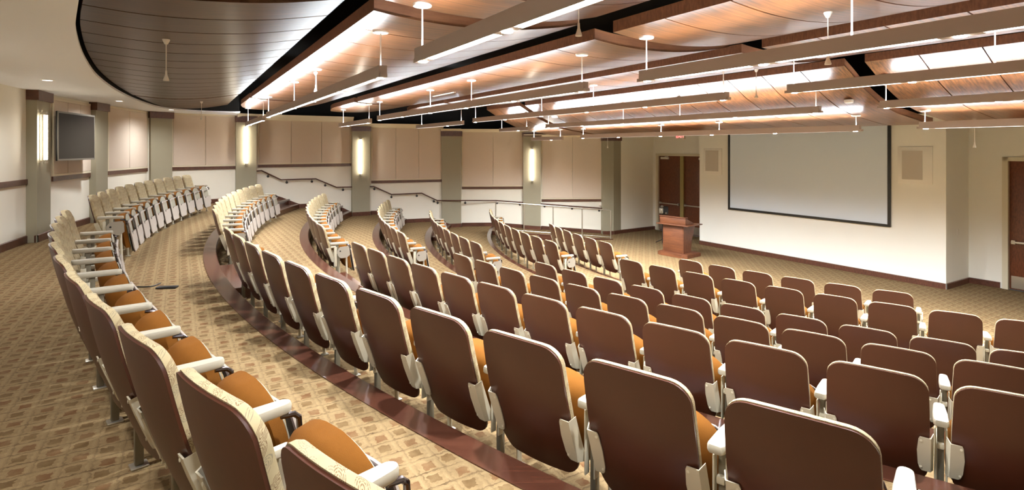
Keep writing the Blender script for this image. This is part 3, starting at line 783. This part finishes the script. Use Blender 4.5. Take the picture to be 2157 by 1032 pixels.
def cloud_z(s, w_=7.0): return cloud_zc(s)+(.018 if w_ < 3.7 else .01 if w_ > 11.9 else 0)
def cloud_zc(s):
    if s < 1.1: return interp(P0, s)
    for s0, z0, ln in ((1.2, .995, 1.86), (3.25, 1.0, 1.90), (5.36, 1.07, 1.95)):
        if s0 <= s <= s0+2.1: return prof_a((s-s0)/ln, z0)
    return interp(P4s, s-7.49)

# ------------------------------------------------------------------ linear pendant lights
def spot_data():
    l = bpy.data.lights.new('downlight_beam', 'SPOT'); l.energy = P_SPOT; l.color = (.90, .95, 1.0); l.spot_size = math.radians(150); l.spot_blend = .9; l.shadow_soft_size = .025
    return l
SPOT = spot_data(); SPOT2 = spot_data(); SPOT2.energy = P_SPOT*.75; SPOT3 = spot_data(); SPOT3.energy = P_SPOT*1.5
def pendant(s, z, w0, w1, label, dots, stems):
    """local frame: x = s, y = w"""
    o = empty('pendant_light', H(s, w0)+(EYE+z,), PHI); L = w1-w0; hwid = .034; hh = .0975
    mb = MB(); mb.box(-hwid, -hwid+.006, 0, L, 0, hh); mb.box(hwid-.006, hwid, 0, L, 0, hh); mb.box(-hwid+.006, hwid-.006, 0, .008, 0, hh); mb.box(-hwid+.006, hwid-.006, L-.008, L, 0, hh)
    mb.box(-hwid+.006, hwid-.006, .008, L-.008, hh*.45, hh*.55)
    ds = [d for d in dots if 0 < d < L]
    for d in ds: mb.box(-hwid+.006, hwid-.006, d-.10, d+.10, .002, .03)
    mb.build('housing', M['taupe'], o)
    segs = []; cur = .01
    for d in ds:
        if d-.10 > cur: segs.append((cur, d-.10))
        cur = d+.10
    if cur < L-.01: segs.append((cur, L-.01))
    for a_, b_ in segs: MB().box(-hwid+.007, hwid-.007, a_, b_, .008, .015).build('diffuser', M['lens_b'], o)
    MB().box(-hwid+.008, hwid-.008, .02, L-.02, hh-.02, hh-.008).build('uplight_lens', M['lens_t'], o)
    for d in ds:
        MB().lathe([(.030, -.005), (.030, .004)], (0, d, 0), 14).build('downlight', M['dot'], o)
        l = bpy.data.objects.new('downlight_beam', SPOT2 if w0 > 11 else (SPOT3 if s > 7 else SPOT)); C.objects.link(l); l.parent = o; l.location = (0, d, -.012)
    for d in stems:
        zc = cloud_z(s, w0+d)-z-.002
        MB().tube([(0, d, hh-.01), (0, d, zc)], .006, 8).build('stem', M['white'], o)
        MB().lathe([(.030, -.016), (.062, -.012), (.066, 0), (.066, .008)], (0, d, zc), 20).build('canopy', M['white'], o)
    tag(o, label, 'pendant light', 'linear pendant lights under the wooden ceiling'); return o
PR = [(1.43, .585), (3.55, .585), (5.78, .60), (7.81, .51), (8.90, .265)]
rown = ['nearest the camera', 'second from the camera', 'third from the camera', 'fourth from the camera', 'nearest the screen']
dl = [.07+1.332*k for k in range(6)]
for k, (s, z) in enumerate(PR):
    pendant(s, z, 4.39, 11.19, 'long grey linear pendant light, centre run of the row '+rown[k], dl, [.06, 2.56, 4.05, 6.72])
    pendant(s, z+.012, .3, 3.60, 'grey linear pendant light, near run of the row '+rown[k], [3.23, 2.1, .95], [3.24, 1.5])
    wl0 = 11.75; wl1 = [15.0, 14.4, 14.7, 13.5, 13.5][k]
    pendant(s, z-.03, wl0 if k < 3 else 12.0, wl1, 'short grey pendant light by side wall, far run of row '+rown[k], ([.2, wl1-wl0-.8] if k < 2 else [(wl1-wl0)*.3]), [.1, wl1-wl0-.35])

# ------------------------------------------------------------------ hanging microphones, detectors, ceiling bits
def mic(u, v0, v1, s_hint, label):
    """stand the cable where the view through its ceiling mount meets the cloud above"""
    k = (u-CX)/F_PX; best = None
    for q in range(300):
        Y = 2.5+q*.06; x = k*Y; s, w_ = SW(x, Y)
        if abs(s-s_hint) > .75: continue
        e = abs(HZ-F_PX*cloud_z(s)/Y-v0)+abs(s-s_hint)*3
        if best is None or e < best[0]: best = (e, s, w_, Y)
    _, s, w_, Y = best
    zt_ = EYE+cloud_z(s, w_)+.004; zb = EYE+(HZ-v1)*Y/F_PX
    L = zt_-zb
    o = empty('hanging_microphone', H(s, w_)+(zb,), PHI)
    MB().lathe([(.028, L-.004), (.028, L-.012), (.012, L-.045)], (0, 0, 0), 16).build('ceiling_mount', M['white'], o)
    MB().tube([(0, 0, .06), (0, 0, L-.03)], .004, 8).build('cable', M['white'], o)
    MB().lathe([(.022, 0), (.022, .008), (.009, .05), (.007, .085)], (0, 0, 0), 16).build('capsule', M['white'], o)
    tag(o, label, 'microphone', 'small white microphones hanging from the ceiling')
mic(350, 82, 170, -.05, 'white hanging microphone below the dark planked ceiling panel')
mic(424.5, 215, 252, .55, 'white hanging microphone near the curved white ceiling edge, over back row')
mic(1219, 0, 76, 1.9, 'white hanging microphone just right of the nearest pendant light')
mic(1744, 30, 136, 4.3, 'white hanging microphone crossing behind the long second pendant, upper right')
mic(1593, 145, 206, 6.9, 'white hanging microphone between the third and fourth pendants')
mic(2053, 256, 311, 9.2, 'white hanging microphone in front of the cream wall by right door')
mic(665, 152, 193, 1.75, 'white hanging microphone behind the centre run of the nearest pendant row')
mic(1280, 285, 312, 9.4, 'tiny white hanging microphone near the last pillar of side wall')
def on_cloud(u, v, s):
    k = (u-CX)/F_PX; Y = s/(.8545*k+.5195); return s, -.5195*k*Y+.8545*Y
s_, w_ = on_cloud(1788, 205, 8.25)
o = MB().lathe([(.03, -.05), (.055, -.045), (.06, -.03), (.06, 0)], (0, 0, 0), 20).build('smoke_detector', M['white'], loc=H(s_, w_)+(EYE+cloud_z(s_)-.0,))
tag(o, 'round white smoke detector on the swooping wood panel above the screen', 'smoke detector')
s_, w_ = on_cloud(1169, 252, 8.0)
o = MB().lathe([(.05, -.04), (.08, -.035), (.085, -.02), (.085, 0)], (0, 0, 0), 20).build('smoke_detector', M['white'], loc=H(s_, w_)+(EYE+cloud_z(s_),))
tag(o, 'round white ceiling device on the far wood panel near side wall', 'smoke detector')
o = MB().rbox(-.02, .02, -.45, .45, -.012, .01, .003).build('air_slot', M['white'], loc=H(4.0, 8.9)+(EYE+cloud_z(4.0),), rz=PHI)
tag(o, 'narrow white linear air slot in the second walnut ceiling panel', 'air vent')
# recessed downlights in the white ceiling
for n_, (u, v, lab) in enumerate(((100, 168, 'recessed round ceiling downlight above the first pillar'), (251, 212, 'recessed round ceiling downlight above the second pillar'), (361, 230.5, 'recessed round ceiling downlight above the fourth wall bay'))):
    Y = .885*F_PX/(HZ-v); x = (u-CX)/F_PX*Y
    o = empty('recessed_downlight', (x, Y, SOF-.004))
    MB().lathe([(.07, -.004), (.075, 0), (.075, .004), (.07, .004)], (0, 0, 0), 24).build('trim_ring', M['white'], o)
    MB().lathe([(.05, -.006), (.05, -.003)], (0, 0, 0), 20).build('lamp', M['candot'], o)
    tag(o, lab, 'ceiling light', 'recessed downlights in the white ceiling')
can = bpy.data.lights.new('can_beam', 'SPOT'); can.energy = P_CAN; can.color = (.97, .98, 1.0); can.spot_size = math.radians(160); can.spot_blend = 1.0; can.shadow_soft_size = .05
for (s, w_) in ((-1.44, 9.1), (-.95, 12.4), (-.155, 14.6), (-1.44, 6.34), (-.95, 3.04), (-.155, .84)):
    l = bpy.data.objects.new('can_beam', can); C.objects.link(l); l.location = H(s, w_)+(SOF-.03,)

# ------------------------------------------------------------------ podium
c0 = Vector((4.37, 13.64)); fd = Vector((-.647, .762)); 
prz = math.atan2(-fd.y, -fd.x)   # local +x runs from the far front corner to the near front corner
FW, DP = .87, .62
org = c0+fd*FW
pod = empty('podium', (org.x, org.y, FRONT), prz)
mb = MB(); mb.prism([(0, 0), (.14, -.05), (.72, -.05), (FW, 0), (FW+.0, DP), (0, DP)], lambda x, y: (x, y, 0), lambda x, y: (x, y, .085))
mb.prism([(.02, .01), (.15, -.035), (.71, -.035), (FW-.02, .01), (FW-.02, DP-.02), (.02, DP-.02)], lambda x, y: (x, y, .085), lambda x, y: (x, y, .10)); mb.build('base', M['cherry'], pod)
mb = MB(); mb.rbox(.14, .70, .05, .075, .10, .80, .004); mb.build('front_panel', M['cherry'], pod)
side = [(.055, .10), (.40, .10), (.41, .25), (.45, .45), (.53, .62), (.60, .80), (.055, .80)]
for x in (.12, .70):
    mb = MB(); mb.prism(side, lambda y, z: (x, y, z), lambda y, z: (x+.022, y, z)); mb.build('side_panel', M['cherry'], pod)
MB().rbox(-.03, .90, -.04, DP+.03, .80, .825, .006).build('desk_top', M['cherry'], pod)
mb = MB(); mb.rbox(.05, .80, .02, .045, .825, 1.0, .004); mb.rbox(.03, .82, .0, .10, 1.0, 1.02, .005)
for x in (.05, .78): mb.prism([(.03, .825), (.40, .825), (.36, .87), (.05, 1.0)], lambda y, z: (x, y, z), lambda y, z: (x+.02, y, z))
mb.build('top_box', M['cherry'], pod)
mb = MB(); mb.prism([(0, 0), (1, 0), (1, 1), (0, 1)], lambda a_, b_: (.10+a_*.65, .06+b_*.32, .975-b_*.11), lambda a_, b_: (.10+a_*.65, .06+b_*.32, .96-b_*.11)); mb.build('reading_surface', M['cherry'], pod)
tag(pod, 'cherry wood lectern with stepped base and slanted top', 'podium')
# small dark machine with silver parts standing behind the podium
Yb = 15.9; bx, by, bz = at(1396, 452, Yb)
eq = empty('equipment_stand', (bx, by, FRONT), .3)
mb = MB(); mb.tube([(0, 0, .02), (0, 0, .86)], .018, 10)
for a_ in (0, 2.1, 4.2): mb.tube([(0, 0, .12), (.22*math.cos(a_), .22*math.sin(a_), .015)], .012, 6)
mb.build('tripod', M['blk'], eq)
MB().rbox(-.05, .14, -.08, .10, .84, 1.08, .02).build('body', M['blk'], eq)
mb = MB(); mb.rbox(-.12, -.04, -.10, .02, .88, 1.04, .02); mb.lathe([(.03, 0), (.045, .03), (.02, .06)], (-.06, -.06, 1.06), 12); mb.lathe([(.02, 0), (.03, .03), (.01, .05)], (.05, -.09, .87), 12); mb.build('silver_fitting', M['steel'], eq)
tag(eq, 'small black device with silver fittings standing behind the lectern', 'equipment')

# ------------------------------------------------------------------ floor box with cable by the back row
Yf = EYE*F_PX/(608-HZ); fx0 = (331-CX)/F_PX*Yf
fb = MB().rbox(0, .19, 0, .075, 0, .018, .004).build('power_box', M['blk'], loc=(fx0, Yf-.03, .001), rz=.12)
tag(fb, 'flat black power box lying on the carpet in front of the back row', 'power box')
pts = [at(287, 607, 5.6)[:2], at(312, 609, 5.6)[:2], at(326, 606, 5.65)[:2], at(338, 601, 5.75)[:2]]
cb = MB().tube([(p[0], p[1], .008) for p in catmull([q+(0,) for q in pts], 5)], .006, 6).build('power_cable', M['blk'])
tag(cb, 'short black cable on the carpet beside the flat power box', 'cable')

# ------------------------------------------------------------------ auditorium chair
def plate(mb, z0, z1, W, yf, t0, t1, nz=26, nx=12, bow=.03, pad=0.0, inset=0.0):
    """rounded back plate between two offsets in front of the surface yf(z); inset rounds its front edge"""
    rx, rz, bx, bz = .075, .070, .075, .095
    def ring(ins, off, puff_):
        W_, za, zb = W-ins, z0+ins, z1-ins; out = []
        def hw(z):
            h = W_*(.965+.035*math.sin(PI*min(1, max(0, (z-za)/(zb-za)))))
            if zb-z < rz: q = (zb-z)/rz; h += -rx+rx*math.sqrt(max(0, 1-(1-q)**2))
            if z-za < bz: q = (z-za)/bz; h += -bx+bx*math.sqrt(max(0, 1-(1-q)**2))
            return h
        for k in range(nz+1):
            t = .5-.5*math.cos(PI*k/nz); z = za+(zb-za)*t; h = hw(z); r = []
            for i in range(nx+1):
                u = -1+2*i/nx; x = h*u; zz = z-.016*(x/W)**2*min(1, max(0, (z-.45)/.35))
                r.append((x, yf(zz)+bow*((x/.235)**2-1)+off+puff_*(1-abs(u)**6)*min(1, 10*t*(1-t)), zz))
            out.append(r)
        return out
    def per(G): return [r[0] for r in G]+G[-1][1:]+[r[-1] for r in G[::-1]][1:]+G[0][::-1][1:-1]
    Bk = ring(0, t0, 0); F = ring(inset, t1, pad); mb.grid(F); mb.grid([r[::-1] for r in Bk])
    loops = [per(F)]
    if inset: loops += [per(ring(inset*.3, t1-(t1-t0)*.12, 0)), per(ring(0, t1-(t1-t0)*.45, 0))]
    loops.append(per(Bk)); n = len(loops[0])
    for A_, B_ in zip(loops, loops[1:]):
        mb.add(A_+B_, [(k, (k+1) % n, n+(k+1) % n, n+k) for k in range(n)], True)
def back_y(z): return .175*(.84-z)/.6 - .02*math.sin(PI*min(1, max(0, (z-.24)/.6)))
# seat tipped up: it stands almost upright from (y .455, z .12) to (y .375, z .585)
SB, ST = Vector((0, .450, .125)), Vector((0, .365, .590)); SEAT_L = (ST-SB).length
SD = (ST-SB).normalized(); SN = Vector((0, -SD.z, SD.y))   # SN points back towards the backrest
def seat_pt(x, l, h):
    p = SB+SD*l+SN*h; return (x, p.y, p.z)
def seat_w(t, W=.222):
    w_ = W*(.93+.07*min(1, t*3))
    if t > .62: q = (t-.62)/.38; w_ = W*math.sqrt(max(0, 1-q**2.3*.97))
    if t < .08: w_ -= .05*(1-math.sqrt(max(0, 1-(1-t/.08)**2)))
    return w_
def build_seat(h0, h1, dome, sc=1.0, n=22, m_=12, t0=0.0, t1=1.0):
    mb = MB(); top, bot = [], []
    for k in range(n+1):
        t = t0+(t1-t0)*(.5-.5*math.cos(PI*k/n)); l = SEAT_L*(.5+(t-.5)*sc); w_ = seat_w(t)*sc
        ra, rb = [], []
        for i in range(m_+1):
            u = -1+2*i/m_; e = (1-abs(u)**3)*min(1, 6*k/n+.1)*min(1, 4.2*(n-k)/n+.10)*(.25+.75*min(1, t*1.5))
            ra.append(seat_pt(u*w_, l, h1*(.55+.45*e)+dome*e)); rb.append(seat_pt(u*w_, l, h0))
        top.append(ra); bot.append(rb)
    mb.grid(top); mb.grid([r[::-1] for r in bot])
    pa = [r[0] for r in top]+top[-1][1:]+[r[-1] for r in top[::-1]][1:]+top[0][::-1][1:-1]
    pb = [r[0] for r in bot]+bot[-1][1:]+[r[-1] for r in bot[::-1]][1:]+bot[0][::-1][1:-1]
    nn_ = len(pa); mb.add(pa+pb, [(k, (k+1) % nn_, nn_+(k+1) % nn_, nn_+k) for k in range(nn_)], True)
    return mb
def standard_parts(xc, root, kids, end=False, arm=True):
    """armrest, post, foot, tablet mounting at the side x = xc"""
    if arm:
        mb = MB(); pts = []
        out = []
        for k in range(9): a_ = PI*k/8; out.append((.026*math.cos(a_), .335+.030*math.sin(a_)))
        out += [(-.033, .22), (-.033, .115), (-.024, .10), (.024, .10), (.033, .115), (.033, .22)]
        n = len(out); lay = []
        for (sc, z) in ((.86, .560), (1, .566), (1, .584), (.90, .592)):
            lay.append([(xc+p[0]*sc, .2+(p[1]-.2)*(1-(1-sc)*.2), z-.0+.012*(.2-p[1])) for p in out])
        vs = [p for r in lay for p in r]; fs = []
        for i in range(3):
            for k in range(n): fs.append((i*n+k, i*n+(k+1) % n, (i+1)*n+(k+1) % n, (i+1)*n+k))
        fs += [tuple(range(n))[::-1], tuple(3*n+k for k in range(n))]
        mb.add(vs, fs, True); kids.append(mb.build('armrest', M['arm'], root))
        mb = MB(); mb.rbox(xc-.015, xc+.015, .182, .218, .008, .562, .006)
        kids.append(mb.build('post', M['tube'], root))
        mb = MB(); mb.rbox(xc-.028, xc-.020, .155, .190, .24, .53, .004); mb.rbox(xc+.020, xc+.028, .155, .190, .24, .53, .004)
        mb.rbox(xc-.016, xc+.016, .16, .36, .42, .45, .006); mb.tube([(xc, .345, .0), (xc, .33, .44)], .014, 8)
        kids.append(mb.build('side_frame', M['post'], root))
        kids.append(MB().rbox(xc-.032, xc+.032, .165, .235, 0, .010, .004).build('foot', M['steel'], root))
        kids.append(MB().rbox(xc-.024, xc+.024, .32, .375, 0, .010, .004).build('foot', M['steel'], root))
        mb = MB(); mb.tube([(xc+.004, .33, .548), (xc+.008, .372, .543), (xc+.010, .388, .528), (xc+.010, .390, .49)], .010, 8)
        kids.append(mb.build('hinge_tube', M['chrome'], root))
    if end:
        mb = MB(); g = [(.19, .47), (.23, .525), (.355, .53), (.37, .50), (.375, .40), (.33, .36), (.24, .36), (.20, .40)]
        mb.prism(g, lambda y, z: (xc+.034, y, z), lambda y, z: (xc+.046, y, z)); kids.append(mb.build('gusset_plate', M['gus'], root))
        mb = MB(); mb.tube([(xc+.045, .235, .465), (xc+.048, .235, .465)], .012, 12); kids.append(mb.build('gusset_hole', M['blk'], root))
def make_chair(left_side=False, end=False):
    root = bpy.data.objects.new('auditorium_chair', None); C.objects.link(root); root.empty_display_size = .1
    kids = []
    mb = MB(); plate(mb, .212, .838, .231, back_y, 0, .010)
    kids.append(mb.build('back_shell', M['shell'], root))
    mb = MB(); plate(mb, .28, .842, .2315, back_y, .0102, .044, pad=.022, inset=.013)
    kids.append(mb.build('back_cushion', M['fabric'], root))
    kids.append(build_seat(.012, .100, .036, 1.05, t0=.16).build('seat_cushion', M['orange'], root))
    kids.append(build_seat(.002, .0115, 0, .985).build('seat_pan', M['pan'], root))
    # writing tablet parked upright in front of the tipped seat: wide board below, a strip up one side, thin top
    S_ = SEAT_L
    tb_ = [(.225, .05), (.218, .02), (.195, .0), (-.13, .0), (-.15, .02), (-.155, .07), (-.19, .085), (-.215, .105), (-.218, S_*.49), (.075, S_*.49), (.075, S_*.44), (.115, S_*.44), (.120, S_*.49), (.165, S_*.53), (.165, S_*.74), (.145, S_*.775), (-.165, S_*.80), (-.175, S_*.825), (.12, S_*.84), (.18, S_*.83), (.212, S_*.79), (.225, S_*.70)]
    mb = MB(); mb.prism(tb_, lambda x, l: seat_pt(x, l, -.030), lambda x, l: seat_pt(x, l, -.020)); kids.append(mb.build('writing_tablet', M['tablet'], root))
    mb = MB(); mb.prism([(x+(.005 if x > 0 else -.004), l-.004 if l < .1 else l+.003) for x, l in tb_], lambda x, l: seat_pt(x, l, -.0195), lambda x, l: seat_pt(x, l, -.013)); kids.append(mb.build('tablet_edge', M['edge'], root))
    mb = MB().add([seat_pt(x_, l_, h_) for h_ in (-.012, .0018) for (x_, l_) in ((.10, S_*.45), (.14, S_*.45), (.14, S_*.74), (.10, S_*.74))], [(0, 1, 2, 3), (4, 5, 6, 7), (0, 1, 5, 4), (1, 2, 6, 5), (2, 3, 7, 6), (3, 0, 4, 7)])
    kids.append(mb.build('tilt_spring', M['edge'], root))
    for sx in (-1, 1):
        mb = MB(); o2 = [(.190, .31), (.182, .34), (.178, .42), (.184, .49), (.190, .505), (.236, .505), (.236, .48), (.236, .30), (.20, .30)]
        def bk(z): return back_y(z)-.03*(1-(.2/.235)**2)
        mb.prism(o2, lambda x, z: (sx*x, bk(z)-.006, z), lambda x, z: (sx*x, bk(z)-.012, z))
        mb.add([(sx*.236, bk(.505)-.012, .505), (sx*.249, bk(.52)+.03, .52), (sx*.249, bk(.30)+.04, .29), (sx*.236, bk(.30)-.012, .30), (sx*.233, bk(.505)-.006, .505), (sx*.246, bk(.52)+.034, .52), (sx*.246, bk(.30)+.044, .29), (sx*.233, bk(.30)-.006, .30)],
               [(0, 1, 2, 3), (4, 5, 6, 7), (0, 1, 5, 4), (3, 2, 6, 7), (1, 2, 6, 5)])
        for z in (.325, .485): mb.tube([(sx*.194, bk(z)-.012, z), (sx*.194, bk(z)-.015, z)], .006, 8)
        kids.append(mb.build('back_bracket', M['post'], root))
    standard_parts(.280, root, kids, end)
    if left_side: standard_parts(-.280, root, kids)
    return root, kids
protos = {}
def chair_at(kind, loc, rz, label, group):
    if kind not in protos:
        root, kids = make_chair(*kind); protos[kind] = (root, kids); r = root
    else:
        root, kids = protos[kind]; r = root.copy(); C.objects.link(r)
        for k in kids:
            c = k.copy(); C.objects.link(c); c.parent = r
    r.location = loc; r.rotation_euler = (0, 0, rz); tag(r, label, 'chair', group); return r
# measured angles of the near block: first seat, step, change of step, extra radius
NEAR = [(3.7375, .02902, 3e-05, .0006), (3.74248, .03143, 1e-05, -.0006), (3.75323, .03186, 7e-05, .0126), (3.74851, .03698, -3e-05, -.0075),
        (3.76334, .04262, -.00022, .0140), (3.77153, .04788, -.00018, .0070), (3.77916, .05328, 4e-05, .0144)]
RN = ['back row', 'second row from back', 'third row from back', 'middle row', 'third row from front', 'second row from front', 'front row']
for i, (cx, cy, R, p, fz, (al, nl), (ar, nr)) in enumerate(ROWS):
    for blk, a_, n in (('far left block', al, nl), ('near right block', ar, nr)):
        for k in range(n):
            a = a_+(k*p+.232)/R; Rk = R
            if blk.startswith('near'): q = NEAR[i]; a = q[0]+q[1]*k+q[2]*k*k+.232/R; Rk = R+q[3]
            pos_from_aisle = n-1-k if blk == 'far left block' else k
            nth = ORD[pos_from_aisle]
            lookw = 'patterned beige tip-up chair' if blk == 'far left block' else 'brown-backed tip-up chair'
            lab = '%s, %s from centre aisle, %s, %s' % (lookw, nth, RN[i], blk.replace(' left', '').replace(' right', ''))
            kind = (k == 0, k == n-1)
            chair_at(kind, (cx+Rk*math.cos(a), cy+Rk*math.sin(a), fz), a+PI/2, lab, 'folding auditorium chairs, %s, %s' % (RN[i], blk))
